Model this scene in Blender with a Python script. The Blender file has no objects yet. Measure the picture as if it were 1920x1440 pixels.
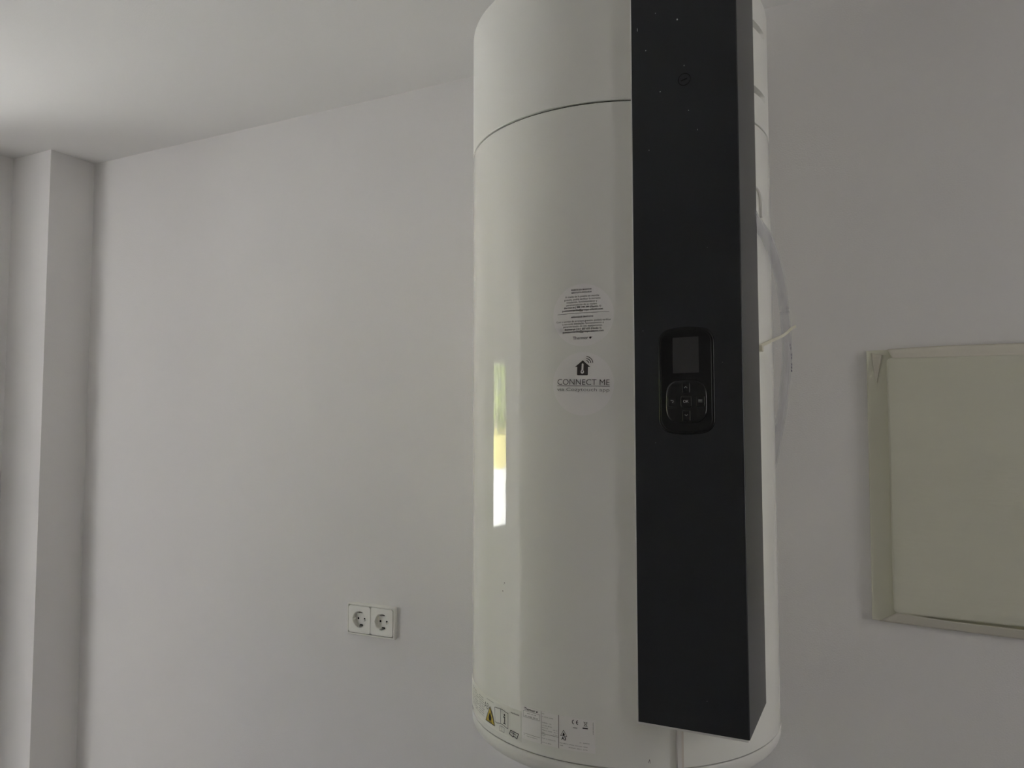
import bpy, bmesh, math, random
from mathutils import Vector, Matrix, noise

S = bpy.context.scene
COL = S.collection
PI = math.pi
random.seed(7)
E = 1.6376                      # eye height above the floor
CEIL = 2.5

# ------------------------------------------------------------------ camera
cam = bpy.data.cameras.new('camera')
cam_ob = bpy.data.objects.new('camera', cam)
COL.objects.link(cam_ob)
yaw, pitch, roll = 0.4539, 0.0585, -0.001
sy, cy = math.sin(yaw), math.cos(yaw)
f0 = Vector((-sy, cy, 0)); r0 = Vector((cy, sy, 0)); u0 = Vector((0, 0, 1))
F = f0 * math.cos(pitch) + u0 * math.sin(pitch)
U = u0 * math.cos(pitch) - f0 * math.sin(pitch)
Rr = r0 * math.cos(roll) + U * math.sin(roll)
Uu = U * math.cos(roll) - r0 * math.sin(roll)
m = Matrix((Rr, Uu, -F)).transposed().to_4x4()
m.translation = Vector((.4238, -1.5972, E))
cam_ob.matrix_world = m
cam.sensor_width = 36.0
cam.lens = 1430.05 / 1920 * 36.0
cam.clip_start = .02
cam.clip_end = 500
S.camera = cam_ob

# ------------------------------------------------------------------ colour management
S.view_settings.view_transform = 'Standard'
S.view_settings.look = 'None'
S.view_settings.gamma = 1.0
S.view_settings.use_curve_mapping = False
S.view_settings.exposure = 0.27
S.cycles.max_bounces = 16
S.cycles.diffuse_bounces = 12
S.cycles.glossy_bounces = 6
S.cycles.transmission_bounces = 8
S.cycles.transparent_max_bounces = 12
S.cycles.sample_clamp_indirect = 12.0
S.cycles.caustics_reflective = False
S.cycles.caustics_refractive = False

# ------------------------------------------------------------------ world and sun
W = bpy.data.worlds.new('sky'); S.world = W
W.use_nodes = True
wn = W.node_tree.nodes; wl = W.node_tree.links
bg = wn['Background']
sky = wn.new('ShaderNodeTexSky')
sky.sky_type = 'NISHITA'
sky.sun_disc = False
sky.sun_elevation = math.radians(56)
sky.sun_rotation = math.radians(-86)
wl.new(sky.outputs[0], bg.inputs[0])
bg.inputs[1].default_value = 0.42

def light(name, kind, loc, direction, **kw):
    d = bpy.data.lights.new(name, kind)
    o = bpy.data.objects.new(name, d); COL.objects.link(o)
    o.location = loc
    o.rotation_euler = Vector(direction).to_track_quat('-Z', 'Y').to_euler()
    for k, v in kw.items(): setattr(d, k, v)
    return o
light('sun', 'SUN', (-9, -2, 12), (.56, .05, -.83), energy=72, angle=.0093, color=(1, .985, .975))
# area light added at a made-up glazed door of the lobby (outside the frame)
light('door_fill', 'AREA', (-3.12, -2.93, 1.15), (1, 0, .05), energy=18.5, shape='RECTANGLE', size=1.1, size_y=2.0, color=(1.0, .99, .98))

# fill light added to brighten the lobby from its far end (outside the frame)
light('lobby_fill', 'AREA', (-2.72, -3.5, 1.25), (0, 1, 0), energy=5, shape='RECTANGLE', size=.8, size_y=2.0, color=(.92, .96, 1.0))
# light added for the right side, set in a made-up doorway (outside the frame)
light('right_fill', 'AREA', (2.0, -.62, 1.62), (-1, 0, 0), energy=4.1, shape='RECTANGLE', size=.22, size_y=.95, color=(1.0, .98, .95))

# ------------------------------------------------------------------ materials
def mat(name, base, rough=.5, spec=.5, metal=0.0, noise_amt=0.0, noise_scale=20.0, bump=0.0, bump_scale=200.0, stretch=None, coat=0.0, **kw):
    M = bpy.data.materials.new(name); M.use_nodes = True
    nt = M.node_tree; n = nt.nodes; l = nt.links
    b = n['Principled BSDF']
    b.inputs['Base Color'].default_value = (*base, 1)
    b.inputs['Roughness'].default_value = rough
    b.inputs['Specular IOR Level'].default_value = spec
    b.inputs['Metallic'].default_value = metal
    b.inputs['Coat Weight'].default_value = coat
    for k, v in kw.items(): b.inputs[k].default_value = v
    tc = n.new('ShaderNodeTexCoord')
    src = tc.outputs['Object']
    if stretch:
        mp = n.new('ShaderNodeMapping'); mp.inputs['Scale'].default_value = stretch
        l.new(src, mp.inputs['Vector']); src = mp.outputs[0]
    if noise_amt:
        t = n.new('ShaderNodeTexNoise'); t.inputs['Scale'].default_value = noise_scale; t.inputs['Detail'].default_value = 4
        l.new(src, t.inputs['Vector'])
        mx = n.new('ShaderNodeMix'); mx.data_type = 'RGBA'
        mx.inputs[6].default_value = (*[c * (1 - noise_amt) for c in base], 1)
        mx.inputs[7].default_value = (*[min(1, c * (1 + noise_amt)) for c in base], 1)
        l.new(t.outputs[0], mx.inputs[0]); l.new(mx.outputs[2], b.inputs['Base Color'])
    if bump:
        t = n.new('ShaderNodeTexNoise'); t.inputs['Scale'].default_value = bump_scale; t.inputs['Detail'].default_value = 3
        l.new(src, t.inputs['Vector'])
        bp = n.new('ShaderNodeBump'); bp.inputs['Strength'].default_value = 1.0; bp.inputs['Distance'].default_value = bump
        l.new(t.outputs[0], bp.inputs['Height']); l.new(bp.outputs[0], b.inputs['Normal'])
    return M

def glass_mat(name, tint, refl=.08, rough=.02):
    M = bpy.data.materials.new(name); M.use_nodes = True
    nt = M.node_tree; n = nt.nodes; l = nt.links
    n.remove(n['Principled BSDF'])
    tr = n.new('ShaderNodeBsdfTransparent'); tr.inputs[0].default_value = (*tint, 1)
    gl = n.new('ShaderNodeBsdfGlossy'); gl.inputs['Roughness'].default_value = rough
    fr = n.new('ShaderNodeFresnel'); fr.inputs[0].default_value = 1.45
    mx = n.new('ShaderNodeMixShader')
    l.new(fr.outputs[0], mx.inputs[0]); l.new(tr.outputs[0], mx.inputs[1]); l.new(gl.outputs[0], mx.inputs[2])
    l.new(mx.outputs[0], n['Material Output'].inputs[0])
    return M

M_wall = mat('wall_paint', (.82, .807, .805), .85, .25, noise_amt=.012, noise_scale=3, bump=.0004, bump_scale=350)
M_back = mat('front_wall_paint', (.84, .83, .82), .85, .25, noise_amt=.02, noise_scale=3)
M_ceil = mat('ceiling_paint', (.81, .803, .795), .9, .2, noise_amt=.012, noise_scale=2, bump=.0003, bump_scale=300)
M_floor = mat('floor_tile', (.48, .47, .46), .35, .4, noise_amt=.05, noise_scale=6)
M_enamel = mat('white_enamel', (.89, .89, .845), .045, .5, bump=.00006, bump_scale=14, stretch=(9, 9, .35))
M_cover = mat('white_plastic_cover', (.89, .89, .845), .38, .45)
M_cap = mat('white_plastic_base', (.80, .79, .76), .35, .45)
M_shell = mat('white_inner_shell', (.82, .81, .79), .45, .4)
M_seam_shade = mat('dark_seam_shade', (.05, .05, .045), .7, .3)
M_dark = mat('anthracite_sheet', (.0138, .0150, .0195), .30, .5, noise_amt=.25, noise_scale=900, bump=.00008, bump_scale=1400)
M_bezel = mat('black_gloss_plastic', (.003, .003, .0033), .12, .4, noise_amt=.2, noise_scale=60)
M_button = mat('black_satin_button', (.004, .004, .0045), .16, .5)
M_screen = mat('grey_lcd', (.042, .041, .043), .3, .4, noise_amt=.08, noise_scale=300)
M_icon = mat('grey_icon_print', (.34, .34, .34), .6, .3)
M_label = mat('white_sticker', (.90, .885, .865), .55, .3)
M_label2 = mat('cream_sticker', (.90, .895, .84), .5, .35)
M_ink = mat('black_ink', (.02, .018, .018), .6, .2)
M_ink2 = mat('dark_grey_ink', (.07, .06, .06), .6, .2)
M_ink3 = mat('grey_ink', (.20, .19, .185), .6, .2)
M_ink4 = mat('pale_grey_ink', (.33, .32, .31), .6, .2)
M_yellow = mat('warning_yellow', (.80, .60, .10), .5, .3)
M_speck = mat('white_paint_fleck', (.5, .5, .5), .7, .2)
M_scuff = mat('grey_scuff', (.22, .21, .20), .6, .2)
M_cable = mat('white_cable_sheath', (.78, .76, .73), .4, .4)
M_cabletan = mat('cable_tan_stripe', (.70, .65, .59), .5, .4)
M_tie = mat('cream_nylon', (.74, .71, .58), .45, .4)
M_hoseprint = mat('violet_hose_print', (.12, .11, .16), .6, .2)
M_board = mat('beige_film_board', (.76, .755, .64), .55, .4, noise_amt=.03, noise_scale=15, bump=.0006, bump_scale=28)
M_cover_film = mat('beige_film_cover', (.70, .695, .585), .42, .45, noise_amt=.035, noise_scale=10, bump=.0007, bump_scale=22, stretch=(1, 1, 3))
M_tape = mat('translucent_tape', (.74, .71, .62), .3, .5, bump=.0006, bump_scale=40)
M_socket = mat('socket_white_plastic', (.88, .875, .825), .3, .5)
M_socket_in = mat('socket_insert_plastic', (.87, .865, .815), .32, .5)
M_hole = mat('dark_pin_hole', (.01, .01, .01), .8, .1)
M_clip = mat('earth_clip_metal', (.35, .34, .32), .35, .5, metal=1.0)
M_pvc = mat('window_pvc', (.80, .80, .79), .3, .5)
M_glass = glass_mat('window_glass', (.97, .98, .98))
M_ground = mat('pale_concrete', (.62, .61, .58), .9, .1, noise_amt=.08, noise_scale=.6)
M_field = mat('dry_grass', (.46, .40, .13), .95, .05, noise_amt=.3, noise_scale=.8)
M_leaf = bpy.data.materials.new('leaf_green'); M_leaf.use_nodes = True
_n = M_leaf.node_tree.nodes; _l = M_leaf.node_tree.links
_n.remove(_n['Principled BSDF'])
_d = _n.new('ShaderNodeBsdfDiffuse'); _t = _n.new('ShaderNodeBsdfTranslucent'); _m = _n.new('ShaderNodeMixShader'); _z = _n.new('ShaderNodeTexNoise')
_r = _n.new('ShaderNodeMix'); _r.data_type = 'RGBA'; _r.inputs[6].default_value = (.30, .42, .12, 1); _r.inputs[7].default_value = (.70, .76, .34, 1)
_z.inputs['Scale'].default_value = .7; _c = _n.new('ShaderNodeTexCoord'); _l.new(_c.outputs['Object'], _z.inputs['Vector']); _l.new(_z.outputs[0], _r.inputs[0])
_l.new(_r.outputs[2], _d.inputs[0]); _l.new(_r.outputs[2], _t.inputs[0]); _m.inputs[0].default_value = .55
_l.new(_d.outputs[0], _m.inputs[1]); _l.new(_t.outputs[0], _m.inputs[2]); _l.new(_m.outputs[0], _n['Material Output'].inputs[0])

def hose_material():
    M = bpy.data.materials.new('clear_hose'); M.use_nodes = True
    nt = M.node_tree; n = nt.nodes; l = nt.links
    b = n['Principled BSDF']
    b.inputs['Base Color'].default_value = (.74, .74, .75, 1)
    b.inputs['Roughness'].default_value = .25
    tr = n.new('ShaderNodeBsdfTransparent'); tr.inputs[0].default_value = (.965, .965, .975, 1)
    lw = n.new('ShaderNodeLayerWeight'); lw.inputs[0].default_value = .35
    mr = n.new('ShaderNodeMapRange'); mr.inputs[3].default_value = .07; mr.inputs[4].default_value = .42
    l.new(lw.outputs['Facing'], mr.inputs[0])
    mx = n.new('ShaderNodeMixShader')
    l.new(mr.outputs[0], mx.inputs[0]); l.new(tr.outputs[0], mx.inputs[1]); l.new(b.outputs[0], mx.inputs[2])
    l.new(mx.outputs[0], n['Material Output'].inputs[0])
    return M
M_hose = hose_material()

# ------------------------------------------------------------------ helpers
def link(name, me, mt, parent=None, smooth=False):
    if mt is not None: me.materials.append(mt)
    if smooth:
        for p in me.polygons: p.use_smooth = True
    o = bpy.data.objects.new(name, me); COL.objects.link(o)
    if parent is not None:
        o.parent = parent
        # geometry is given in world coordinates: shift it into the thing's frame
        off = Vector((0, 0, 0)); p = parent
        while p is not None:
            off += p.location; p = p.parent
        me.transform(Matrix.Translation(-off))
    return o
def from_bm(name, bm, mt, parent=None, smooth=False, sharp=None):
    me = bpy.data.meshes.new(name)
    if name != 'tree_belt': bmesh.ops.recalc_face_normals(bm, faces=bm.faces)
    bm.to_mesh(me); bm.free()
    o = link(name, me, mt, parent, smooth)
    if smooth and sharp is not None:
        me.set_sharp_from_angle(angle=math.radians(sharp))
    return o
def from_pts(name, vs, fs, mt, parent=None, smooth=False):
    me = bpy.data.meshes.new(name); me.from_pydata(vs, [], fs); me.update()
    return link(name, me, mt, parent, smooth)
def thing(name, label, cat, loc, group=None):
    o = bpy.data.objects.new(name, None); COL.objects.link(o)
    o.empty_display_size = .05
    o.location = loc; o['label'] = label; o['category'] = cat
    if group: o['group'] = group
    return o
def box(bm, lo, hi, bevel=0.0, seg=2):
    r = bmesh.ops.create_cube(bm, size=1)
    vs = r['verts']
    c = [(a + b) / 2 for a, b in zip(lo, hi)]; s = [b - a for a, b in zip(lo, hi)]
    for v in vs: v.co = Vector([v.co[i] * s[i] + c[i] for i in range(3)])
    if bevel:
        es = list({e for v in vs for e in v.link_edges})
        bmesh.ops.bevel(bm, geom=es, offset=bevel, segments=seg, affect='EDGES', profile=.5)
def boxes(name, specs, mt, parent=None, bevel=0.0, smooth=False):
    bm = bmesh.new()
    for lo, hi in specs: box(bm, lo, hi, bevel)
    return from_bm(name, bm, mt, parent, smooth, 35 if smooth else None)
def struct(name, specs, mt, bevel=0.0, parent=None):
    o = boxes(name, specs, mt, parent, bevel)
    if parent is None: o['kind'] = 'structure'
    return o
def lathe(name, prof, mt, cx, cyy, parent=None, n=256, sharp=30):
    vs, fs = [], []
    for r, z in prof:
        for i in range(n):
            a = 2 * PI * i / n
            vs.append((cx + r * math.sin(a), cyy - r * math.cos(a), z))
    for k in range(len(prof) - 1):
        for i in range(n):
            j = (i + 1) % n
            fs.append((k * n + i, k * n + j, (k + 1) * n + j, (k + 1) * n + i))
    fs.append(tuple(range(n))[::-1]); fs.append(tuple((len(prof) - 1) * n + i for i in range(n)))
    me = bpy.data.meshes.new(name); me.from_pydata(vs, [], fs); me.update()
    o = link(name, me, mt, parent, True)
    me.set_sharp_from_angle(angle=math.radians(sharp))
    return o
def catmull(pts, sub=10):
    P = [Vector(p) for p in pts]; P = [2 * P[0] - P[1]] + P + [2 * P[-1] - P[-2]]
    out = []
    for i in range(1, len(P) - 2):
        for k in range(sub):
            t = k / sub; a, b, c, d = P[i - 1:i + 3]
            out.append(.5 * ((2 * b) + (c - a) * t + (2 * a - 5 * b + 4 * c - d) * t * t + (3 * b - a - 3 * c + d) * t ** 3))
    out.append(P[-2]); return out
def tube(name, path, rad, mt, parent=None, n=20, hollow=0.0, flat=None):
    """sweep a round (or flat: (half width, half thickness, width axis)) section along a path"""
    vs, fs = [], []; L = len(path)
    def ring(r1, r2):
        base = len(vs); up = Vector((0, 0, 1))
        for i, p in enumerate(path):
            t = (path[min(i + 1, L - 1)] - path[max(i - 1, 0)]).normalized()
            ref = Vector(flat[2]) if flat else (Vector((1, 0, 0)) if abs(t.z) > .8 else up)
            a = (ref - t * ref.dot(t)).normalized(); b = t.cross(a)
            for k in range(n):
                q = 2 * PI * k / n + (PI / 4 if flat else 0)
                ca, sa = math.cos(q), math.sin(q)
                if flat: ca, sa = math.copysign(1, ca), math.copysign(1, sa)
                vs.append(p + a * ca * r1 + b * sa * r2)
        return base
    r1, r2 = (flat[0], flat[1]) if flat else (rad, rad)
    if flat: n = 4
    b0 = ring(r1, r2)
    for i in range(L - 1):
        for k in range(n):
            j = (k + 1) % n
            fs.append((b0 + i * n + k, b0 + i * n + j, b0 + (i + 1) * n + j, b0 + (i + 1) * n + k))
    if hollow:
        b1 = ring(hollow, hollow)
        for i in range(L - 1):
            for k in range(n):
                j = (k + 1) % n
                fs.append((b1 + i * n + j, b1 + i * n + k, b1 + (i + 1) * n + k, b1 + (i + 1) * n + j))
        for k in range(n):
            j = (k + 1) % n
            fs.append((b0 + j, b0 + k, b1 + k, b1 + j))
            q = (L - 1) * n
            fs.append((b0 + q + k, b0 + q + j, b1 + q + j, b1 + q + k))
    else:
        fs.append(tuple(b0 + k for k in range(n))[::-1]); fs.append(tuple(b0 + (L - 1) * n + k for k in range(n)))
    return from_pts(name, vs, fs, mt, parent, smooth=not flat)

# --- flat print: 2-D shapes collected in (s, z) and mapped onto a surface
_font_cache = {}
def text_mesh(s, bold=0.0, spacing=1.0):
    key = (s, bold, spacing)
    if key in _font_cache: return _font_cache[key]
    cu = bpy.data.curves.new('lettering', 'FONT'); cu.body = s; cu.size = 1.0; cu.offset = bold; cu.resolution_u = 3
    cu.space_character = spacing
    cu.align_x = 'LEFT'
    o = bpy.data.objects.new('lettering', cu); COL.objects.link(o)
    dg = bpy.context.evaluated_depsgraph_get()
    me = bpy.data.meshes.new_from_object(o.evaluated_get(dg))
    v = [(q.co.x, q.co.y) for q in me.vertices]; f = [tuple(p.vertices) for p in me.polygons]
    bpy.data.objects.remove(o); bpy.data.curves.remove(cu); bpy.data.meshes.remove(me)
    x0 = min(a for a, _ in v); x1 = max(a for a, _ in v)
    v = [(a - x0, b) for a, b in v]
    _font_cache[key] = (v, f, x1 - x0)
    return _font_cache[key]
class Print:
    def __init__(s): s.v = []; s.f = []
    def add(s, v, f):
        b = len(s.v); s.v += v; s.f += [tuple(i + b for i in q) for q in f]
    def text(s, t, x, y, width=None, height=None, bold=0.0, align='C', rot=0.0, spacing=1.0, shear=0.0):
        """width fits the line; height is the cap height (about .69 of the size); y is the baseline"""
        v, f, w = text_mesh(t, bold, spacing)
        sx = width / w if width else height / .69
        sy_ = height / .69 if height else sx
        dx = {'C': -w / 2, 'L': 0, 'R': -w}[align]
        c, sn = math.cos(rot), math.sin(rot)
        o = []
        for a, b in v:
            a, b = (a + dx) * sx, b * sy_
            o.append((x + a * c - b * sn, y + a * sn + b * c + shear * a))
        s.add(o, f)
    def scribble(s, words, x, y, width, align='C', rot=0.0, h=None):
        """illegible small print: words given as numbers of letters, each letter one or two tiny strokes"""
        n = sum(words) + len(words) - 1; u = width / n; h = h or u * 1.25
        rnd = random.Random(int(1e6 * (x + 3 * y)) + n); c, sn = math.cos(rot), math.sin(rot)
        q = {'C': -width / 2, 'L': 0, 'R': -width}[align]
        put = lambda a, b, cc, d: s.add([(x + p * c - r * sn, y + p * sn + r * c) for p, r in ((a, b), (cc, b), (cc, d), (a, d))], [(0, 1, 2, 3)])
        for w in words:
            for _ in range(w):
                hh = h * rnd.choice((.72, .72, 1))
                put(q + .1 * u, 0, q + .36 * u, hh)
                if rnd.random() < .7: put(q + .56 * u, 0, q + .8 * u, h * .72)
                if rnd.random() < .8:
                    b = rnd.choice((0, .3, .55)) * h; put(q + .1 * u, b, q + .8 * u, b + .18 * h)
                q += u
            q += u
    def line(s, pts, w, closed=False, step=.004):
        P = [Vector((a, b)) for a, b in pts]
        if closed: P.append(P[0])
        for a, b in zip(P, P[1:]):
            d = b - a; L = d.length
            if L < 1e-7: continue
            d /= L; nn = Vector((-d.y, d.x)) * w / 2; k = max(1, math.ceil(L / step))
            a2 = a - d * w / 2; L2 = L + w
            v = []
            for i in range(k + 1):
                q = a2 + d * L2 * i / k; v += [tuple(q + nn), tuple(q - nn)]
            s.add(v, [(2 * i, 2 * i + 1, 2 * i + 3, 2 * i + 2) for i in range(k)])
    def poly(s, pts): s.add([tuple(p) for p in pts], [tuple(range(len(pts)))])
    def disc(s, x, y, r, n=24, ry=None):
        s.poly([(x + r * math.cos(2 * PI * i / n), y + (ry or r) * math.sin(2 * PI * i / n)) for i in range(n)])
    def arc(s, x, y, r, a0, a1, w, n=12):
        v = []
        for i in range(n + 1):
            a = math.radians(a0 + (a1 - a0) * i / n)
            for q in (r + w / 2, r - w / 2): v.append((x + q * math.cos(a), y + q * math.sin(a)))
        s.add(v, [(2 * i, 2 * i + 1, 2 * i + 3, 2 * i + 2) for i in range(n)])
    def build(s, name, mt, fn, parent):
        o = from_pts(name, [fn(a, b) for a, b in s.v], s.f, mt, parent)
        if name == 'printed_text': o['kind'] = 'stuff'      # hundreds of tiny letters in one print
        return o
def slab2d(name, outline, fn, mt, parent, t0, t1, nx=24):
    """a thin sheet cut to a convex outline, sliced into columns so that it can bend: fn(a, b, offset)"""
    xs = [p[0] for p in outline]; x0, x1 = min(xs), max(xs)
    def span(x):
        ys = []
        for (a, b), (c, d) in zip(outline, outline[1:] + outline[:1]):
            if min(a, c) - 1e-9 <= x <= max(a, c) + 1e-9 and abs(a - c) > 1e-9:
                ys.append(b + (d - b) * (x - a) / (c - a))
        return (min(ys), max(ys)) if ys else None
    cols = []
    for i in range(nx + 1):
        t = i / nx; x = x0 + (x1 - x0) * (.5 - .5 * math.cos(PI * t))
        x = min(max(x, x0 + 1e-6), x1 - 1e-6); y = span(x)
        cols.append((x, *y))
    vs, fs = [], []
    for x, ya, yb in cols:
        vs += [fn(x, ya, t1), fn(x, yb, t1), fn(x, ya, t0), fn(x, yb, t0)]
    for i in range(nx):
        a = 4 * i; b = a + 4
        fs += [(a, b, b + 1, a + 1), (a, a + 2, b + 2, b), (a + 1, b + 1, b + 3, a + 3)]
    fs += [(0, 1, 3, 2), (4 * nx, 4 * nx + 2, 4 * nx + 3, 4 * nx + 1)]
    return from_pts(name, vs, fs, mt, parent)
def rrect(x0, y0, x1, y1, r, n=6):
    o = []
    for cx, cyy, a0 in ((x1 - r, y1 - r, 0), (x0 + r, y1 - r, 90), (x0 + r, y0 + r, 180), (x1 - r, y0 + r, 270)):
        for i in range(n + 1):
            a = math.radians(a0 + 90 * i / n); o.append((cx + r * math.cos(a), cyy + r * math.sin(a)))
    return o
def superellipse(cx, cyy, a, b, p, n=64):
    o = []
    for i in range(n):
        t = 2 * PI * i / n; c, s_ = math.cos(t), math.sin(t)
        o.append((cx + a * math.copysign(abs(c) ** (2 / p), c), cyy + b * math.copysign(abs(s_) ** (2 / p), s_)))
    return o

# ------------------------------------------------------------------ room shell
XR, YF = 1.9, -3.6
struct('wall_back', [((-3.4, 0, -.1), (XR + .15, .2, CEIL + .15))], M_wall)
struct('pillar', [((-2.0585, -.1454, 0), (-1.8683, .002, CEIL + .002))], M_wall)
struct('wall_right', [((XR, YF, 0), (XR + .15, -1.0, CEIL)), ((XR, -.24, 0), (XR + .15, 0, CEIL)), ((XR, -1.0, 2.12), (XR + .15, -.24, CEIL))], M_wall)
struct('wall_hall', [((XR + 1.1, -1.6, 0), (XR + 1.2, .2, CEIL)), ((XR + .15, -1.6, 0), (XR + 1.1, -1.5, CEIL)), ((XR + .15, .1, 0), (XR + 1.1, .2, CEIL)), ((XR + .15, -1.6, CEIL), (XR + 1.2, .2, CEIL + .15)), ((XR + .15, -1.6, -.1), (XR + 1.2, .2, 0))], M_wall)
struct('wall_front', [((-3.4, YF - .15, -.1), (XR + .15, YF, CEIL + .15))], M_back)
struct('floor', [((-3.4, YF, -.1), (XR + .15, 0, 0))], M_floor)
struct('ceiling', [((-3.4, YF, CEIL), (XR + .15, 0, CEIL + .15))], M_ceil)
# left wall with a full-height opening into the lobby
struct('wall_left', [((-2.2085, -.45, 0), (-2.0585, -.0, CEIL)), ((-2.2085, YF, 0), (-2.0585, -1.72, CEIL))], M_wall)
# far wall of the lobby with the window and a glazed door added for light
LX = -3.2
wy0, wy1, wz0, wz1 = -1.40, -.40, E - .600, E + .420
dy0, dy1, dz1 = -3.55, -2.36, 2.15
struct('wall_outer', [((LX - .2, wy1, 0), (LX, 0, CEIL)), ((LX - .2, dy1, 0), (LX, wy0, CEIL)), ((LX - .2, YF, 0), (LX, dy0, CEIL)),
                      ((LX - .2, wy0, 0), (LX, wy1, wz0)), ((LX - .2, wy0, wz1), (LX, wy1, CEIL)), ((LX - .2, dy0, dz1), (LX, dy1, CEIL))], M_wall)
fw = .05
struct('window_1', [((LX - .12, wy0, wz0), (LX - .06, wy0 + fw, wz1)), ((LX - .12, wy1 - fw, wz0), (LX - .06, wy1, wz1)),
                    ((LX - .12, wy0 + fw, wz0), (LX - .06, wy1 - fw, wz0 + fw)), ((LX - .12, wy0 + fw, wz1 - fw), (LX - .06, wy1 - fw, wz1))], M_pvc)
w1 = bpy.data.objects['window_1']
boxes('pane', [((LX - .093, wy0 + fw, wz0 + fw), (LX - .087, wy1 - fw, wz1 - fw))], M_glass, w1)
boxes('window_sill', [((LX - .055, wy0 - .02, wz0 - .025), (LX + .04, wy1 + .02, wz0))], M_pvc, w1)
struct('door_1', [((LX - .12, dy0, 0), (LX - .06, dy0 + .08, dz1)), ((LX - .12, dy1 - .08, 0), (LX - .06, dy1, dz1)),
                  ((LX - .12, dy0 + .08, 0), (LX - .06, dy1 - .08, .12)), ((LX - .12, dy0 + .08, dz1 - .08), (LX - .06, dy1 - .08, dz1))], M_pvc)
boxes('pane', [((LX - .093, dy0 + .08, .12), (LX - .087, dy1 - .08, dz1 - .08))], M_glass, bpy.data.objects['door_1'])

# outdoors, seen only as a reflection in the enamel: pale ground, dry grass, a belt of trees
struct('ground', [((-32, -40, -.35), (LX - .2, 40, -.1))], M_ground)
bm = bmesh.new()
bmesh.ops.create_grid(bm, x_segments=30, y_segments=40, size=1)
for v in bm.verts:
    x = -32 + (v.co.x - 1) * 30; y = v.co.y * 80
    v.co = Vector((x, y, -.12 + (-32 - x) * .03 + .25 * noise.noise(Vector((x * .3, y * .3, 0))) * min(1, (-32 - x) / 8)))
o = from_bm('field', bm, M_field, None, True); o['kind'] = 'structure'
bm = bmesh.new()
for i in range(34):
    y = -80 + i * 5 + random.uniform(-1, 1); x = -80 + random.uniform(-3, 3); h = random.uniform(8, 12)
    for _ in range(150):
        d = Vector((random.gauss(0, 1), random.gauss(0, 1), random.gauss(0, 1))).normalized() * random.uniform(.55, 1) ** .5
        c = Vector((x + d.x * 3, y + d.y * 3.6, 1 + h / 2 + d.z * h / 2)); a = Vector((random.gauss(0, 1), random.gauss(0, 1), random.gauss(0, 1))).normalized()
        b = a.orthogonal().normalized(); e = a.cross(b); r_ = random.uniform(.4, .8)
        bm.faces.new([bm.verts.new(c + (b * p + e * q) * r_) for p, q in ((-1, -.7), (1, -.7), (1, .7), (-1, .7))])
o = from_bm('tree_belt', bm, M_leaf, None, False); o['kind'] = 'structure'

# ------------------------------------------------------------------ the water heater
HX, HY, R = 0.0, -.2912, .261
Z = lambda z: E + z
heater = thing('water_heater', 'tall white cylindrical wall-hung water heater with a black control column', 'water heater', (HX, HY, Z(-.53)))
def on_tank(off):
    def fn(s, z, o=0.0):
        a = s / R; r = R + off + o
        return (HX + r * math.sin(a), HY - r * math.cos(a), Z(z))
    return fn
zb, zg, zt = -.478, .4838, .712
# enamel tank, with a narrow neck under the top cover
lathe('tank', [(R - .03, Z(zb + .0)), (R - .0015, Z(zb)), (R, Z(zb + .0015)), (R, Z(zg - .0018)), (R - .0012, Z(zg - .0004)), (R - .012, Z(zg)), (R - .02, Z(zg))], M_enamel, HX, HY, heater)
lathe('seam_ring', [(R - .03, Z(zg - .004)), (R - .0045, Z(zg - .004)), (R - .0045, Z(zg + .006)), (R - .03, Z(zg + .006))], M_seam_shade, HX, HY, heater)  # ring in the groove, the shade of the gap put into its dark colour
# base cap
bcap = [(R - .03, Z(zb - .0012)), (R - .001, Z(zb - .0012)), (R, Z(zb - .003)), (R, Z(zb - .010))]
for i in range(1, 9):
    a = PI / 2 * i / 8; bcap.append((R - .028 + .028 * math.cos(a), Z(zb - .010 - .022 * math.sin(a))))
bcap.append((R - .1, Z(zb - .036)))
lathe('base_cap', bcap, M_cap, HX, HY, heater)
lathe('seam_ring', [(R - .03, Z(zb - .004)), (R - .0025, Z(zb - .004)), (R - .0025, Z(zb + .003)), (R - .03, Z(zb + .003))], M_ink4, HX, HY, heater)

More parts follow.
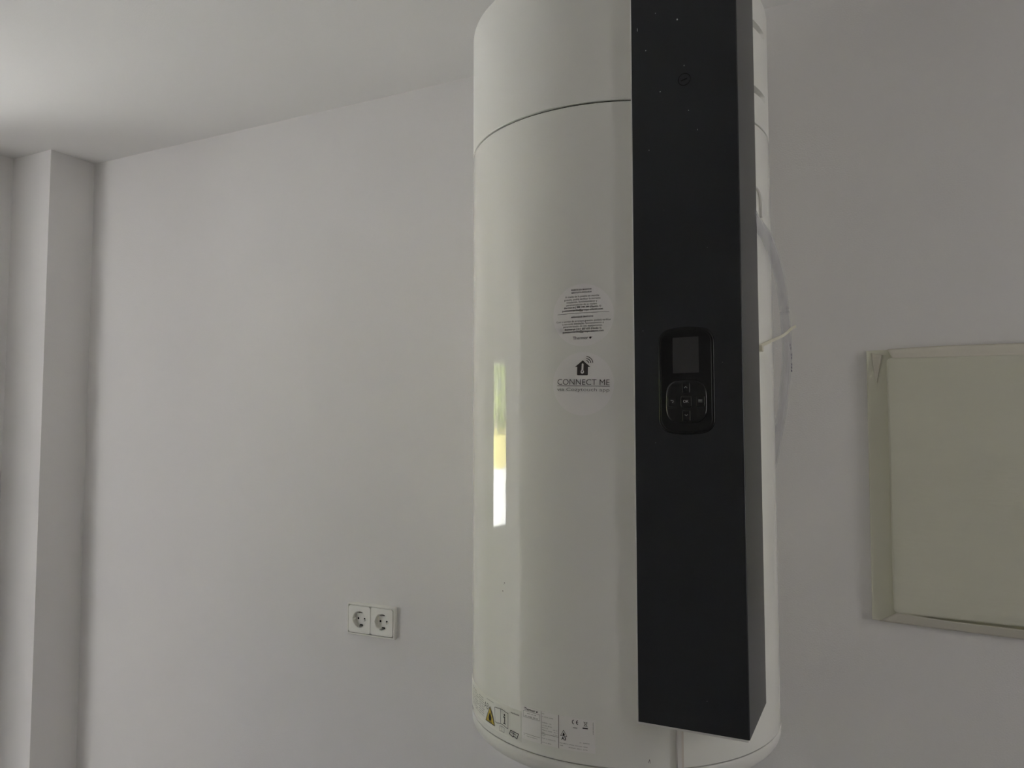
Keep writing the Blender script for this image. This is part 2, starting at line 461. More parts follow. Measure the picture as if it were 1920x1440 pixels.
# top cover: a shell with louvre slots sunk into its right side
def top_cover():
    prof = [(R - .012, zg + .0022), (R - .0008, zg + .0022), (R, zg + .003)]
    slots = [(.5352, .5447), (.6425, .6528)]
    zs = [zg + .02, .510]
    for a, b in slots: zs += [a - .0012, a, b, b + .0012]
    zs += [.585, .615]
    for z in sorted(zs): prof.append((R, z))
    prof.append((R, zt - .012))
    for i in range(1, 7):
        a = PI / 2 * i / 6; prof.append((R - .012 + .012 * math.cos(a), zt - .012 + .012 * math.sin(a)))
    for r in (.2, .12, .02): prof.append((r, zt + .02 * (1 - (r / R) ** 2)))
    n = 360; vs, fs = [], []
    A0, A1 = math.radians(28), math.radians(85.5)
    for r, z in prof:
        for i in range(n):
            a = 2 * PI * i / n; rr = r
            for s0, s1 in slots:
                if s0 - 1e-6 <= z <= s1 + 1e-6 and A0 < a < A1:
                    e = min(1, (A1 - a) / math.radians(2.5)); rr = r - .020 * e
            vs.append((HX + rr * math.sin(a), HY - rr * math.cos(a), Z(z)))
    for k in range(len(prof) - 1):
        for i in range(n):
            j = (i + 1) % n; fs.append((k * n + i, k * n + j, (k + 1) * n + j, (k + 1) * n + i))
    fs.append(tuple((len(prof) - 1) * n + i for i in range(n))); fs.append(tuple(range(n))[::-1])
    me = bpy.data.meshes.new('top_cover'); me.from_pydata(vs, [], fs); me.update()
    o = link('top_cover', me, M_cover, heater, True)
    me.set_sharp_from_angle(angle=math.radians(35))
    for k, (s0, s1) in enumerate(slots):   # dark strip at the back of each slot, its shade put into the colour
        v, f = [], []
        N = 30
        for i in range(N + 1):
            a = A0 + (A1 - A0 - .02) * i / N
            for r, z in ((R - .015, s0 + .0005), (R - .009, s1 - .0005)): v.append((HX + r * math.sin(a), HY - r * math.cos(a), Z(z)))
        for i in range(N): f.append((2 * i, 2 * i + 2, 2 * i + 3, 2 * i + 1))
        from_pts('slot_shade', v, f, M_slot_shade, o)
M_slot_shade = mat('slot_shade_grey', (.11, .11, .095), .5, .3)
top_cover()

# wall bracket behind the tank
for za, zb_ in ((.27, .33), (-.33, -.27)):
    boxes('wall_bracket', [((-.16, -.05, Z(za)), (.16, -.001, Z(zb_)))], M_cap, heater, .003)

# control column on the right front corner
cx0, cx1, cyf, cyb = .1043, .2547, -.5426, -.3900
kz0, kz1 = -.4073, .700
boxes('column_shell', [((cx0 - .0018, cyf + .0005, Z(kz0 - .0034)), (cx1 - .0016, cyb + .004, Z(kz1 - .004)))], M_shell, heater, .0008)
def bent_sheet(name, pts, z0, z1, t, mt, parent):
    """sheet folded around a corner; pts is the outer polyline, t the thickness to the inside"""
    P = [Vector(p) for p in pts]; inner = []
    for i, p in enumerate(P):
        d0 = (P[i] - P[i - 1]).normalized() if i else (P[1] - P[0]).normalized()
        d1 = (P[i + 1] - P[i]).normalized() if i < len(P) - 1 else d0
        n0 = Vector((-d0.y, d0.x)); n1 = Vector((-d1.y, d1.x)); nn = (n0 + n1).normalized()
        inner.append(p + nn * t / max(.3, nn.dot(n0)))
    vs = []
    for z in (z0, z1):
        vs += [(p.x, p.y, z) for p in P] + [(p.x, p.y, z) for p in inner]
    n = len(P); fs = []
    for i in range(n - 1):
        fs += [(i, i + 1, 2 * n + i + 1, 2 * n + i), (n + i + 1, n + i, 3 * n + i, 3 * n + i + 1),
               (i + 1, i, n + i, n + i + 1), (2 * n + i, 2 * n + i + 1, 3 * n + i + 1, 3 * n + i)]
    fs += [(0, n, 3 * n, 2 * n), (n - 1, 3 * n - 1, 4 * n - 1, 2 * n - 1)]
    bm = bmesh.new(); V = [bm.verts.new(v) for v in vs]
    for f in fs: bm.faces.new([V[i] for i in f])
    return from_bm(name, bm, mt, parent, True, 40)
rc = .0022
corner = [(cx1 - rc + rc * math.sin(math.radians(a)), cyf + rc - rc * math.cos(math.radians(a))) for a in range(0, 91, 15)]
panel = bent_sheet('column_panel', [(cx0, cyf + .0012), (cx0 + .0004, cyf)] + corner + [(cx1, cyb)], Z(kz0), Z(kz1), .0014, M_dark, heater)
on_front = lambda off: (lambda x, z, o=0.0: (x, cyf - off - o, Z(z)))

# slotted screw cover near the top of the column
sc = Print(); sc.arc(.1815, .4939, .0086, 0, 360, .0011, 40)
sc.line([(.1775, .4927), (.1850, .4947)], .0016)
sc.build('screw_cover', M_bezel, on_front(.0004), panel)
fl = Print()
for x, z, a, b in ((.1728, .5835, .0011, .0016), (.1139, .5815, .0005, .0030), (.1263, .5482, .0008, .0007), (.1468, .4830, .0010, .0010), (.1815, .5140, .0005, .0012),
                   (.1869, .448, .0007, .0007), (.1991, .4182, .0004, .0012), (.1293, .3999, .0006, .0006), (.1412, .6005, .0006, .0006), (.1175, .139, .0004, .0005),
                   (.134, -.02, .0004, .0004), (.2, -.365, .0004, .0004), (.228, .09, .0004, .0005), (.15, .31, .0003, .0003), (.21, .25, .0003, .0003)):
    fl.poly([(x + a * math.cos(t) * random.uniform(.6, 1.3), z + b * math.sin(t) * random.uniform(.6, 1.3)) for t in [2 * PI * i / 7 for i in range(7)]])
o = fl.build('paint_fleck', M_speck, on_front(.0004), panel); o['kind'] = 'stuff'

# control unit let into the column
def plate(name, outer, mt, parent, y0, y1, dome=0.0, bevel=.0012):
    """closed plate in the column's front plane from offset y0 (back) to y1 (front), edge rounded by bevel"""
    n = len(outer); cxm = sum(p[0] for p in outer) / n; czm = sum(p[1] for p in outer) / n
    rings = [(1.0, y0), (1.0, y1 - bevel)]
    w = max(abs(p[0] - cxm) for p in outer)
    for i in range(1, 4):
        a = PI / 2 * i / 3; rings.append((1 - bevel * (1 - math.cos(a)) / w, y1 - bevel + bevel * math.sin(a)))
    vs, fs = [], []
    for k, yo in rings:
        for x, z in outer: vs.append((cxm + (x - cxm) * k, cyf - yo, Z(czm + (z - czm) * k)))
    for k in range(len(rings) - 1):
        for i in range(n):
            j = (i + 1) % n; fs.append((k * n + i, k * n + j, (k + 1) * n + j, (k + 1) * n + i))
    c = len(vs); vs.append((cxm, cyf - y1 - dome, Z(czm))); q = (len(rings) - 1) * n
    for i in range(n): fs.append((q + i, q + (i + 1) % n, c))
    fs.append(tuple(range(n))[::-1])
    bm = bmesh.new(); V = [bm.verts.new(v) for v in vs]
    for f in fs: bm.faces.new([V[i] for i in f])
    return from_bm(name, bm, mt, parent, True, 40)
def ctl_outline(x0, x1, z0, z1, bow, r):
    o = []
    w = (x1 - x0) / 2; cxm = (x0 + x1) / 2
    for x, z in rrect(x0, z0 + bow, x1, z1 - bow, r, 8):
        k = 1 - ((x - cxm) / w) ** 2
        if z > (z0 + z1) / 2: z += bow * k * (1 if z > z1 - bow - r * 1.01 else 0)
        else: z -= bow * k * (1 if z < z0 + bow + r * 1.01 else 0)
        o.append((x, z))
    # extra points along the bowed ends
    res = []
    for (a, b), (c, d) in zip(o, o[1:] + o[:1]):
        res.append((a, b))
        if abs(a - c) > .01:
            for i in range(1, 10):
                t = i / 10; x = a + (c - a) * t; k = 1 - ((x - cxm) / w) ** 2
                k0 = 1 - ((a - cxm) / w) ** 2
                res.append((x, b + math.copysign(bow, b - (z0 + z1) / 2) * (k - k0)))
    return res
qx0, qx1, qz0, qz1 = .1395, .2170, -.0085, .1412
ctl = plate('control_unit', ctl_outline(qx0, qx1, qz0, qz1, .006, .014), M_bezel, heater, -.002, .0026, 0, .0018)
plate('face_plate', ctl_outline(qx0 + .0035, qx1 - .0035, qz0 + .0035, qz1 - .0035, .006, .0115), M_bezel, ctl, .0015, .0030, 0, .0006)
plate('screen', rrect(.1605, .0768, .1964, .1265, .0006, 2), M_screen, ctl, .0028, .00325, 0, .0002)
pcx, pcz = .1784, .0372
plate('button_pad', superellipse(pcx, pcz, .0285, .0300, 3.4), M_button, ctl, .0025, .0052, 0, .0024)
def button(name, out, h=.0064, icon=None, bev=.0009):
    b = plate(name, out, M_button, ctl, .0035, h, .0003, bev)
ok = superellipse(pcx + .0005, pcz, .0076, .0083, 5, 40)
button('ok_button', ok, .0066)
button('up_button', rrect(.1735, .0495, .1842, .0632, .001, 3), .0060)
button('down_button', rrect(.1735, .0105, .1842, .0248, .001, 3), .0060)
button('back_button', rrect(.1530, .0300, .1655, .0446, .001, 3), .0060)
button('menu_button', rrect(.1925, .0300, .2040, .0446, .001, 3), .0060)
ic = Print()
ic.text('OK', .1789, .0355, height=.0036, bold=.004)
ic.line([(.1772, .0560), (.1789, .0577), (.1806, .0560)], .0008); ic.line([(.1774, .0190), (.1791, .0173), (.1808, .0190)], .0008)
for k in (-1, 0, 1): ic.line([(.1963, .0377 + k * .0015), (.2009, .0377 + k * .0015)], .0007)
ic.arc(.1602, .0374, .0014, -110, 90, .0006); ic.line([(.1602, .0388), (.1582, .0388)], .0006); ic.poly([(.1576, .0388), (.1588, .0399), (.1588, .0377)])
ic.build('button_icon', M_icon, on_front(.0071), ctl)

# ------------------------------------------------------------------ stickers on the tank
D1 = .0924
def round_sticker(name, s0, z0, d, rot):
    out = [(s0 + d / 2 * math.cos(2 * PI * i / 96), z0 + d / 2 * math.sin(2 * PI * i / 96)) for i in range(96)]
    return slab2d(name, out, on_tank(0), M_label, heater, .0001, .0004, 48)
def rot_fn(s0, z0, rot, off):
    c, sn = math.cos(rot), math.sin(rot); g = on_tank(off)
    return lambda a, b: g(s0 + a * c - b * sn, z0 + a * sn + b * c)
# first: start-up notice in two languages
a1 = math.radians(6.35) * R; z1 = .1668
st = round_sticker('notice_sticker', a1, z1, D1, 0)
st['label'] = 'round white start-up notice sticker'
k = 7.75e-5
def row(p, t, yz, wz, bold=0.0, xc=750):
    p.text(t, (xc - 762) * 7.9e-5, (733 - yz - 15) * k, width=wz * 7.9e-5, bold=bold)
p1 = Print(); p2 = Print()
row(p1, 'PUESTA EN MARCHA', 245, 390, .018); row(p1, 'GRATUITA INCLUIDA', 296, 388, .018)
row(p2, 'A través de la puesta en marcha', 374, 650, 0, 757); row(p2, 'gratuita, podrá verificar la correcta', 427, 695, 0, 757)
row(p2, 'instalación, funcionamiento y', 478, 585); row(p2, 'parametrización de su equipo.', 530, 592)
row(p1, 'thermor.es | 988 144 344 (Opción 1)', 580, 710, .016, 757); row(p1, 'puestaenmarcha@groupe-atlantic.com', 635, 778, .016, 757)
p1.line([(-.0385, (733 - 694) * k), (.0392, (733 - 694) * k)], .0004)
row(p1, 'ARRANQUE GRATUITO', 765, 425, .018)
row(p2, 'Com o serviço de arranque gratuito, poderá verificar', 843, 1045, 0, 767); row(p2, 'a correcta instalação, funcionamento e', 893, 790, 0, 760)
row(p2, 'parametrização do seu equipamento.', 943, 748, 0, 755)
row(p1, 'thermor.pt | 211 207 652 (Opção 1)', 997, 700, .016, 757); row(p1, 'puestaenmarcha@groupe-atlantic.com', 1047, 780, .016, 760)
row(p1, 'Thermor', 1180, 295, .004, 714)
yl = (733 - 1172) * k
p1.disc((900 - 762) * 7.9e-5, yl, .0016); p1.line([((918 - 762) * 7.9e-5, yl + .0005), ((930 - 762) * 7.9e-5, yl + .0012)], .0007)
p1.build('printed_text', M_ink2, rot_fn(a1, z1, .014, .0007), st)
p2.build('printed_text', M_ink3, rot_fn(a1, z1, .014, .0007), st)
# second: app notice (its square code is left out)
a2 = math.radians(6.2) * R; z2 = .0655
st = round_sticker('app_sticker', a2, z2, D1, 0)
st['label'] = 'round white app sticker with house icon'
X = lambda v: (v - 760) * 7.95e-5
Y = lambda v: (720 - v) * 7.85e-5
p = Print()
p.poly([(X(755), Y(283)), (X(612), Y(405)), (X(900), Y(405))])
p.poly([(X(652), Y(404)), (X(652), Y(550)), (X(662), Y(562)), (X(846), Y(562)), (X(856), Y(550)), (X(856), Y(404))])
p.build('house_icon', M_ink2, rot_fn(a2, z2, -.030, .0009), st)
p = Print()
p.line([(X(755), Y(365)), (X(753), Y(480))], .0028); p.disc(X(755), Y(358), .0014); p.disc(X(752), Y(498), .0026)
p.build('thermometer_icon', M_label, rot_fn(a2, z2, -.030, .0011), st)
p = Print(); p.disc(X(752), Y(497), .0010); p.line([(X(753), Y(490)), (X(753), Y(470))], .0007)
for r, w in ((.0040, .0011), (.0070, .0011), (.0100, .0010)): p.arc(X(820), Y(340), r, 5, 88, w)
p.text('CONNECT ME', X(766), Y(742), width=985 * 7.95e-5, height=108 * 7.85e-5, bold=-.008)
p.line([(X(275), Y(762)), (X(1260), Y(762))], .0006)
p.build('printed_text', M_ink2, rot_fn(a2, z2, -.030, .0013), st)
p = Print(); p.text('via Cozytouch app', X(764), Y(858), width=990 * 7.95e-5, height=62 * 7.85e-5, bold=-.008)
p.build('printed_text', M_ink3, rot_fn(a2, z2, -.030, .0013), st)

# rating plate (s along the tank and z, both in metres)
mm = lambda pts: [(a / 1000, b / 1000) for a, b in pts]
rp = slab2d('rating_plate', mm([(-75.6, -413.2), (-75.6, -460.9), (43.6, -459.8), (43.6, -414.0)]), on_tank(0), M_label, heater, .0001, .0006, 40)
rp['label'] = 'white rating plate with printed data'
ft = on_tank(.0009)
p = Print(); q = Print(); g = Print()
p.text('Thermor', -.0608, -.4180, width=.0205, bold=.012); p.disc(-.0478, -.4167, .0011); p.line([(-.0466, -.4163), (-.0458, -.4158)], .0005)
q.line(mm([(-73, -419.4), (-42.8, -419.4), (-42.8, -428.3), (-73, -428.3)]), .00035, True)
q.scribble((7, 6, 3), -.0575, -.4226, .0170); q.scribble((3, 6, 3, 2), -.0580, -.4270, .024)
q.line(mm([(-72.3, -452.2), (-43, -452.2)]), .0004); q.scribble((9, 3, 13), -.0570, -.4556, .0205); q.disc(-.0715, -.4545, .0005)
q.line(mm([(-40.2, -414.2), (-40.2, -460)]), .0007); q.line(mm([(-11.2, -414.0), (-11.2, -459.9)]), .0008)
for ws, z, w in (((4,), -416.9, 4), ((2, 5, 6), -421.2, 19), ((9, 3), -429.6, 16), ((8, 6), -433.6, 16.5), ((7,), -436.8, 10), ((7, 2, 8), -440.2, 17), ((4,), -443.9, 5), ((6,), -447.6, 6), ((5, 2, 11), -451.9, 23), ((5, 3, 6), -457.8, 15.5)):
    g.scribble(ws, -.0388, z / 1000, w / 1000, 'L', h=.0012)
for ws, z, w in (((3, 2), -437.0, 7), ((3, 1), -440.2, 6), ((2, 3), -443.6, 7)): g.scribble(ws, -.0130, z / 1000, w / 1000, 'R', h=.0012)
q.line(mm([(-39.5, -445.0), (-12, -445.0)]), .00045)
# CE mark
for x in (12.6, 18.6):
    p.arc(x / 1000, -.4198, .0027, 95, 265, .0010)
p.line(mm([(16.4, -419.8), (18.4, -419.8)]), .0008)
q.scribble((5,), .0142, -.4284, .0072)
# crossed-out bin
p.line(mm([(27.3, -418.0), (28.4, -423.2), (30.9, -423.2), (31.9, -418.0)]), .0004, True); p.line(mm([(27.0, -417.2), (32.0, -423.6)]), .0004); p.line(mm([(32.0, -417.2), (27.0, -423.6)]), .0004)
p.line(mm([(25.8, -426.3), (32.2, -426.3)]), .0014)
# flammable gas triangle
p.line(mm([(-3.4, -433.6), (-8.2, -441.8), (1.5, -441.8)]), .0006, True)
p.poly(mm([(-3.4, -436.4), (-4.9, -439.2), (-5.0, -440.6), (-4.0, -441.4), (-2.8, -441.4), (-1.8, -440.6), (-1.9, -439.0)]))
p.text('A3', -.0034, -.4473, width=.0072, bold=.03)
g.scribble((2, 6), .0280, -.4477, .0148, h=.0014)
g.scribble((11, 6, 9, 5), .0113, -.4528, .0425, h=.0013); g.scribble((3,), -.0067, -.4560, .0048, h=.0013); g.scribble((8, 6, 5), .0183, -.4568, .0280, h=.0013)
g.scribble((16,), .0411, -.4336, .0172, 'L', PI / 2)
p.build('printed_text', M_ink, ft, rp); q.build('printed_text', M_ink3, ft, rp); g.build('printed_text', M_ink4, ft, rp)

# warning label wrapped round the left flank
wl_ = slab2d('warning_label', mm([(-285, -424.0), (-285, -468.0), (-78.2, -468.0), (-78.2, -422.4)]), on_tank(0), M_label2, heater, .0001, .0004, 60)
wl_['label'] = 'cream warning label with yellow triangle'
ft = on_tank(.0007)
p = Print(); q = Print(); y = Print()
y.poly(mm([(-154.5, -437.2), (-168.3, -461.0), (-140.2, -461.2)]))
y.build('warning_triangle', M_yellow, on_tank(.0011), wl_)
ft2 = on_tank(.0015)
p.line(mm([(-154.5, -436.9), (-168.5, -461.2), (-139.9, -461.4)]), .0011, True)
p.poly(mm([(-154.2, -445.5), (-157.4, -450.6), (-158.6, -455.0), (-157.2, -457.6), (-155.2, -458.3), (-152.4, -458.0), (-150.3, -455.6), (-150.0, -452.0), (-151.6, -449.8), (-152.6, -448.6)]))
p.line(mm([(-159.5, -459.3), (-149.0, -459.4)]), .0006)
p.text('A3', -.1667, -.4432, width=.0140, height=.0098, bold=-.01)
q.line(mm([(-166, -427.7), (-144.2, -428.0)]), .0005)
book = mm([(-139.5, -433.0), (-136, -432.0), (-131.8, -431.9), (-127, -431.0), (-123.4, -430.8), (-119.5, -430.6), (-115.5, -431.0), (-110, -432.4), (-105.2, -432.6), (-105.2, -455.2), (-110, -455.0), (-114.5, -453.6), (-119.5, -452.9), (-123.4, -453.0), (-128, -453.6), (-132, -454.6), (-138.5, -454.6)])
p.line(book, .0007, True); p.line(mm([(-123.4, -430.8), (-123.4, -453.0)]), .0006)
p.disc(-.1137, -.4372, .0015)
p.line(mm([(-115.6, -440.6), (-113.4, -440.6), (-113.4, -449.8)]), .0017); p.line(mm([(-116.2, -450.2), (-110.8, -450.2)]), .0010)
q.line(mm([(-126.5, -457.2), (-121, -456.6), (-115.5, -457.4), (-115.5, -464.5), (-121, -464.0), (-126.5, -464.5)]), .0006, True); q.line(mm([(-121, -456.6), (-121, -464.0)]), .0005)
p.line(mm([(-99, -455.6), (-82.4, -456.8), (-85.6, -464.8), (-92, -462.6), (-94, -464.2), (-102, -461.6)]), .0011, True)
p.line(mm([(-97, -458.2), (-87.6, -459.6)]), .0009); p.line(mm([(-92.2, -457.4), (-93.8, -463.2)]), .0009)
q.scribble((10,), -.0905, -.4306, .0185)
for i in range(9):
    z = -.4322 - .0034 * i
    q.scribble((5 + i % 4, 3, 7), -.2480, z, .038 + .004 * (i % 3), 'L', h=.0017)
    q.scribble((4 + i % 3, 6), -.1990, z, .020 + .0015 * (i % 3), 'L', h=.0017)
p.build('printed_text', M_ink, ft2, wl_); q.build('printed_text', M_ink3, ft, wl_)

# small scuffs on the enamel
s_ = Print()
for a, b, r in ((-115.1, -238.3, 1.1), (-119.2, -251.2, 1.1), (-116.5, -240.5, .5)): s_.disc(a / 1000, b / 1000, r / 1000, 8)
s_.line(mm([(117.6, -467.5), (119.1, -463.5), (119.9, -468.4)]), .0007)
o = s_.build('scuff', M_scuff, on_tank(.0002), heater); o['kind'] = 'stuff'

# white cable leaving the column downwards
a = math.radians(35.5); rr = R + .0034
cab = [Vector((HX + rr * math.sin(a), HY - rr * math.cos(a), Z(z))) for z in (-.33, -.40, -.45, -.50, -.56, -.68)]
cab += [Vector((.15, -.47, Z(-.83))), Vector((.14, -.30, Z(-1.0))), Vector((.12, -.10, Z(-1.08))), Vector((.12, -.008, Z(-1.1)))]
cb = tube('power_cable', catmull(cab, 6), 0, M_cable, heater, flat=(.0046, .0030, (math.cos(a), math.sin(a), 0)))
tn = Vector((math.cos(a), math.sin(a), 0)); nn = Vector((math.sin(a), -math.cos(a), 0))
st_ = tube('cable_stripe', [q + tn * .0026 + nn * .0002 for q in catmull(cab[:6], 6)], 0, M_cabletan, cb, flat=(.0014, .0030, tuple(tn)))
st_['label'] = 'tan stripe'
# thin white wire behind the column
tube('sensor_wire', catmull([Vector(v) + Vector((0, 0, E)) for v in [(0.2488, -0.3785, 0.3781), (0.2521, -0.368, 0.3789), (0.2554, -0.3575, 0.3738), (0.2565, -0.3525, 0.3621), (0.2568, -0.3512, 0.3478), (0.2568, -0.3501, 0.3343)]], 6), .0019, M_cable, heater, 10)

# ------------------------------------------------------------------ clear hose with its cable tie
hp = [(0.2465, -0.4053, 0.3325), (0.2551, -0.3855, 0.3164), (0.2644, -0.3542, 0.3008), (0.2705, -0.3215, 0.2771), (.2715, -.2560, .2540), (0.2690, -0.1942, 0.2277), (0.2691, -0.1594, 0.1817), (0.2681, -0.1377, 0.1356), (0.2629, -0.118, 0.1012), (0.2536, -0.1003, 0.0409), (0.243, -0.0832, -0.0078), (0.2313, -0.0666, -0.0576), (0.22, -0.061, -0.0987)]
hose = thing('drain_hose', 'clear plastic hose curving down beside the heater behind the black column', 'hose', (.2465, -.4053, Z(.3325)))
hpath = catmull([Vector((a, b, Z(c))) for a, b, c in hp], 8)
tube('tube', hpath, .0086, M_hose, hose, 24, hollow=.0066)
tie = [(0.2454, -0.388, 0.1211), (0.2505, -0.3733, 0.1256), (0.2630, -0.3233, 0.1393), (.2720, -.2500, .1550), (0.2730, -0.1895, 0.167), (0.2800, -0.1718, 0.1768), (0.2851, -0.1517, 0.1827)]
tp = catmull([Vector((a, b, Z(c))) for a, b, c in tie], 6)
ct = tube('cable_tie', tp, 0, M_tie, hose, flat=(.0024, .0007, (0, .2, 1)))
ct['label'] = 'cream cable tie'
boxes('tie_head', [((.2500, -.376, Z(.1195)), (.2575, -.360, Z(.1285)))], M_tie, ct, .001)
v, f = [], []
for i in range(9):
    t = i / 9
    if i in (2, 5): continue
    P = Vector((.2690, -.1415, Z(.150 - t * .050))); h = .0022
    b = len(v); ctr = Vector((.2755 - abs(t - .3) * .004, P.y - .004 + t * .03 + .0, P.z))
    dr = Vector((cy, sy, 0)); 
    v += [tuple(ctr - dr * .0009 + Vector((0, 0, h))), tuple(ctr + dr * .0009 + Vector((0, 0, h))), tuple(ctr + dr * .0009 - Vector((0, 0, h))), tuple(ctr - dr * .0009 - Vector((0, 0, h)))]
    f.append((b, b + 1, b + 2, b + 3))
from_pts('printed_mark', v, f, M_hoseprint, hose)

# ------------------------------------------------------------------ double wall socket
SX, SZ = -.7450, -.4794
sock = thing('wall_socket', 'white double power socket on the bare wall left of the heater', 'wall socket', (SX, 0, Z(SZ)))
sw, sh, sd = .0735, .0395, .0105
bm = bmesh.new()   # frame with a raised rim, tapering to the front
def frame_ring(w, h, y, r): return [(SX + a, y, Z(SZ) + b) for a, b in rrect(-w, -h, w, h, r, 5)]
rings = [frame_ring(sw, sh, -.0001, .004), frame_ring(sw, sh, -.006, .004), frame_ring(sw - .0012, sh - .0012, -sd + .001, .004), frame_ring(sw - .0025, sh - .0025, -sd, .0035),
         frame_ring(sw - .0045, sh - .0045, -sd, .002), frame_ring(sw - .0050, sh - .0050, -.002, .002)]
V = [[bm.verts.new(p) for p in r] for r in rings]; n = len(V[0])
for a, b in zip(V, V[1:]):
    for i in range(n): bm.faces.new((a[i], a[(i + 1) % n], b[(i + 1) % n], b[i]))
bm.faces.new(V[0])
from_bm('frame', bm, M_socket, sock, True, 30)
def insert(px):
    hw, hh = .0337, .0338; yf = -sd - .0008; yb = yf + .0100; rw = .0196
    N = 48
    vs, fs = [], []
    def sq(t):
        c, s2 = math.cos(t), math.sin(t); k = 1 / max(abs(c), abs(s2)); return (c * k * hw, s2 * k * hh)
    def cir(t, r): return (r * math.cos(t), r * math.sin(t))
    ringsd = [(lambda t: sq(t), yf + .003), (lambda t: tuple(q * .985 for q in sq(t)), yf), (lambda t: cir(t, rw + .0012), yf), (lambda t: cir(t, rw), yf + .0012), (lambda t: cir(t, rw - .0012), yb)]
    ts = [2 * PI * (i + .5) / N for i in range(N)]
    for fn, yy in ringsd:
        for t in ts:
            a, b = fn(t); vs.append((px + a, yy, Z(SZ) + b))
    for k in range(len(ringsd) - 1):
        for i in range(N):
            j = (i + 1) % N; fs.append((k * N + i, k * N + j, (k + 1) * N + j, (k + 1) * N + i))
    fs.append(tuple((len(ringsd) - 1) * N + i for i in range(N)))
    bm = bmesh.new(); VV = [bm.verts.new(v) for v in vs]
    for f in fs: bm.faces.new([VV[i] for i in f])
    ins = from_bm('socket_insert', bm, M_socket_in, sock, True, 35)
    for s in (-1, 1):
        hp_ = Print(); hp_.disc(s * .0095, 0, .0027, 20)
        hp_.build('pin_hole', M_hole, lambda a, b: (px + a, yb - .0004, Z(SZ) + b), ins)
        z0 = Z(SZ) + s * (rw - .0035)
        boxes('earth_clip', [((px - .0030, yb - .0135, min(z0, z0 + s * .0022)), (px + .0030, yb - .0005, max(z0, z0 + s * .0022)))], M_clip, ins, .0004)
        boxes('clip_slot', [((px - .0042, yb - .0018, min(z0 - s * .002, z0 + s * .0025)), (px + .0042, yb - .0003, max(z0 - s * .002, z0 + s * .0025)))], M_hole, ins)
        x0 = px + s * (rw - .0030)
        boxes('guide_rib', [((min(x0, x0 + s * .0024), yb - .0150, Z(SZ) - .0022), (max(x0, x0 + s * .0024), yb - .0005, Z(SZ) + .0022))], M_socket, ins, .0003)
insert(SX - .0340); insert(SX + .0340)

# ------------------------------------------------------------------ wall box under its film, right of the heater
wb = thing('wall_box', 'beige film-wrapped rectangular cover taped to the wall right of the heater', 'wall cover', (.60, 0, Z(-.10)))
bx0, bx1, bz0, bz1 = .3951, .82, -.356, .1468
def board(name, outline, y0, y1, bev, mt, seed, amp, nx=24):
    """flat wrapped board: front face as a fine grid inside a rectangle with rounded bevel and slight ripples"""
    (xa, za), (xb, zb_), (xc, zc), (xd, zd) = outline   # BL, BR, TR, TL
    n = 40; vs, fs = [], []
    for j in range(n + 1):
        for i in range(n + 1):
            u, w = i / n, j / n
            # crowd the grid near the borders
            u = .5 - .5 * math.cos(PI * u); w = .5 - .5 * math.cos(PI * w)
            x = (xa * (1 - u) + xb * u) * (1 - w) + (xd * (1 - u) + xc * u) * w
            z = (za * (1 - u) + zb_ * u) * (1 - w) + (zd * (1 - u) + zc * u) * w
            e = min(u * (xb - xa), (1 - u) * (xb - xa), w * (zd - za), (1 - w) * (zd - za))
            t = min(1, e / bev); drop = bev * (1 - math.sqrt(max(0, 1 - (1 - t) ** 2)))
            y = y1 + drop * min(1, abs(y1 - y0) / bev) * .9 - amp * (noise.noise(Vector((x * 9 + seed, z * 9, seed))) + .5 * noise.noise(Vector((x * 25, z * 25, seed)))) * t
            vs.append((x, y, Z(z)))
    N = n + 1
    for j in range(n):
        for i in range(n): fs.append((j * N + i, j * N + i + 1, (j + 1) * N + i + 1, (j + 1) * N + i))
    rim = [i for i in range(N)] + [j * N + n for j in range(1, N)] + [n * N + i for i in range(n - 1, -1, -1)] + [j * N for j in range(n - 1, 0, -1)]
    b = len(vs)
    for i in rim: vs.append((vs[i][0], y0, vs[i][2]))
    L = len(rim)
    for k in range(L): fs.append((rim[(k + 1) % L], rim[k], b + k, b + (k + 1) % L))
    fs.append(tuple(b + k for k in range(L)))
    bm = bmesh.new(); VV = [bm.verts.new(v) for v in vs]
    for f in fs: bm.faces.new([VV[i] for i in f])
    return from_bm(name, bm, mt, wb, True, 45)
board('backing_board', [(bx0 - .0015, bz0 + .001), (bx1, bz0 - .006), (bx1, bz1 + .001), (bx0 + .001, bz1)], 0, -.008, .0015, M_board, 1.0, .0003)
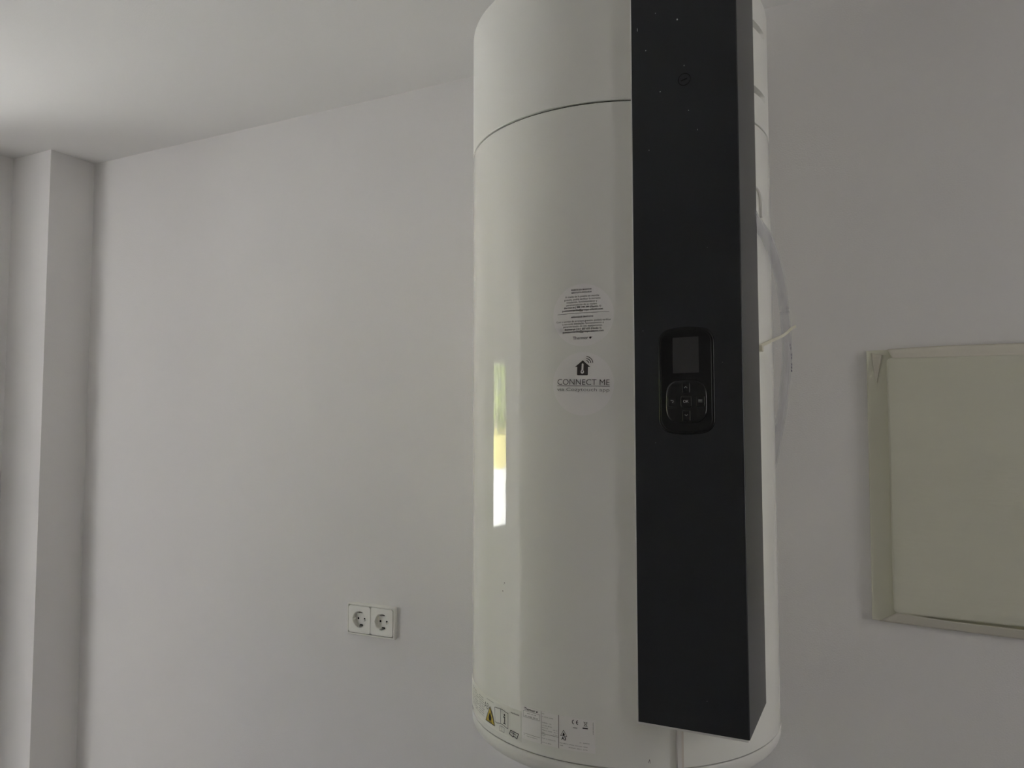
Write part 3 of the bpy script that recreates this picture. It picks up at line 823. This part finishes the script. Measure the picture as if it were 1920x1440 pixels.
def cover():
    out = rrect(.4295, -.3365, .79, .1305, .009, 6)
    n = len(out); cxm = .61; czm = -.10
    vs, fs = [], []
    y0, y1, bev = -.0075, -.0235, .004
    def sag(x, z): return z - (.006 * max(0, min(1, (x - .43) / .25)) if z < -.2 else .003 * max(0, min(1, (x - .43) / .25)))
    rings = [(0, y0), (0, y1 + bev)] + [(bev * (1 - math.cos(PI / 2 * i / 4)), y1 + bev - bev * math.sin(PI / 2 * i / 4)) for i in range(1, 5)]
    for ins, yy in rings:
        for x, z in out:
            kx = 1 - ins / .18; kz = 1 - ins / .2335
            xx = cxm + (x - cxm) * kx; zz = czm + (z - czm) * kz
            vs.append((xx, yy, Z(sag(xx, zz))))
    for k in range(len(rings) - 1):
        for i in range(n):
            j = (i + 1) % n; fs.append((k * n + i, k * n + j, (k + 1) * n + j, (k + 1) * n + i))
    q = (len(rings) - 1) * n; steps = 14; last = q
    for s in range(1, steps + 1):
        t = 1 - s / steps if s < steps else 0.001
        b = len(vs)
        for i in range(n):
            x0_, _, z0_ = vs[q + i]
            x = cxm + (x0_ - cxm) * t; z = Z(czm) + (z0_ - Z(czm)) * t
            a = .0010 * (noise.noise(Vector((x * 8, z * 8, 4))) + .5 * noise.noise(Vector((x * 22, z * 30, 9)))) * min(1, (1 - t) * 4)
            vs.append((x, y1 - a, z))
        for i in range(n):
            j = (i + 1) % n; fs.append((last + i, last + j, b + j, b + i))
        last = b
    fs.append(tuple(last + i for i in range(n)))
    bm = bmesh.new(); VV = [bm.verts.new(v) for v in vs]
    for f in fs: bm.faces.new([VV[i] for i in f])
    return from_bm('cover_panel', bm, M_cover_film, wb, True, 40)
cover()
def tape(pts0, pts1, amp, seed):
    """crumpled strip between two edges given as (x, z, y) lists"""
    A = catmull(pts0, 14); B = catmull(pts1, 14); vs, fs = [], []; m_ = 7
    for a, b in zip(A, B):
        for k in range(m_):
            t = k / (m_ - 1); c = a.lerp(b, t)
            d = amp * (noise.noise(Vector((c.x * 45 + seed, c.y * 70, 2))) + .6 * noise.noise(Vector((c.x * 120 + seed, c.y * 150, 5))))
            vs.append((c.x, -(c.z + abs(d)), Z(c.y)))
    for i in range(len(A) - 1):
        for k in range(m_ - 1): fs.append((i * m_ + k, i * m_ + k + 1, (i + 1) * m_ + k + 1, (i + 1) * m_ + k))
    o = from_pts('tape', vs, fs, M_tape, wb, True)
    md = o.modifiers.new('thickness', 'SOLIDIFY'); md.thickness = .0004
    return o
tape([(.432, .1480, .0085), (.52, .1500, .0085), (.68, .1490, .0085), (.81, .1490, .0085)], [(.440, .1300, .0205), (.52, .1285, .0215), (.68, .1275, .0215), (.79, .1270, .0215)], .0016, 3)
tape([(.404, .142, .0085), (.407, .115, .0085), (.411, .085, .0085)], [(.424, .137, .0092), (.419, .115, .0088), (.413, .085, .0085)], .0010, 11)
tape([(.436, -.3355, .0205), (.52, -.3415, .0215), (.68, -.3455, .0215), (.79, -.3470, .0215)], [(.405, -.3560, .0085), (.52, -.3600, .0085), (.68, -.3650, .0085), (.81, -.3670, .0085)], .0016, 7)
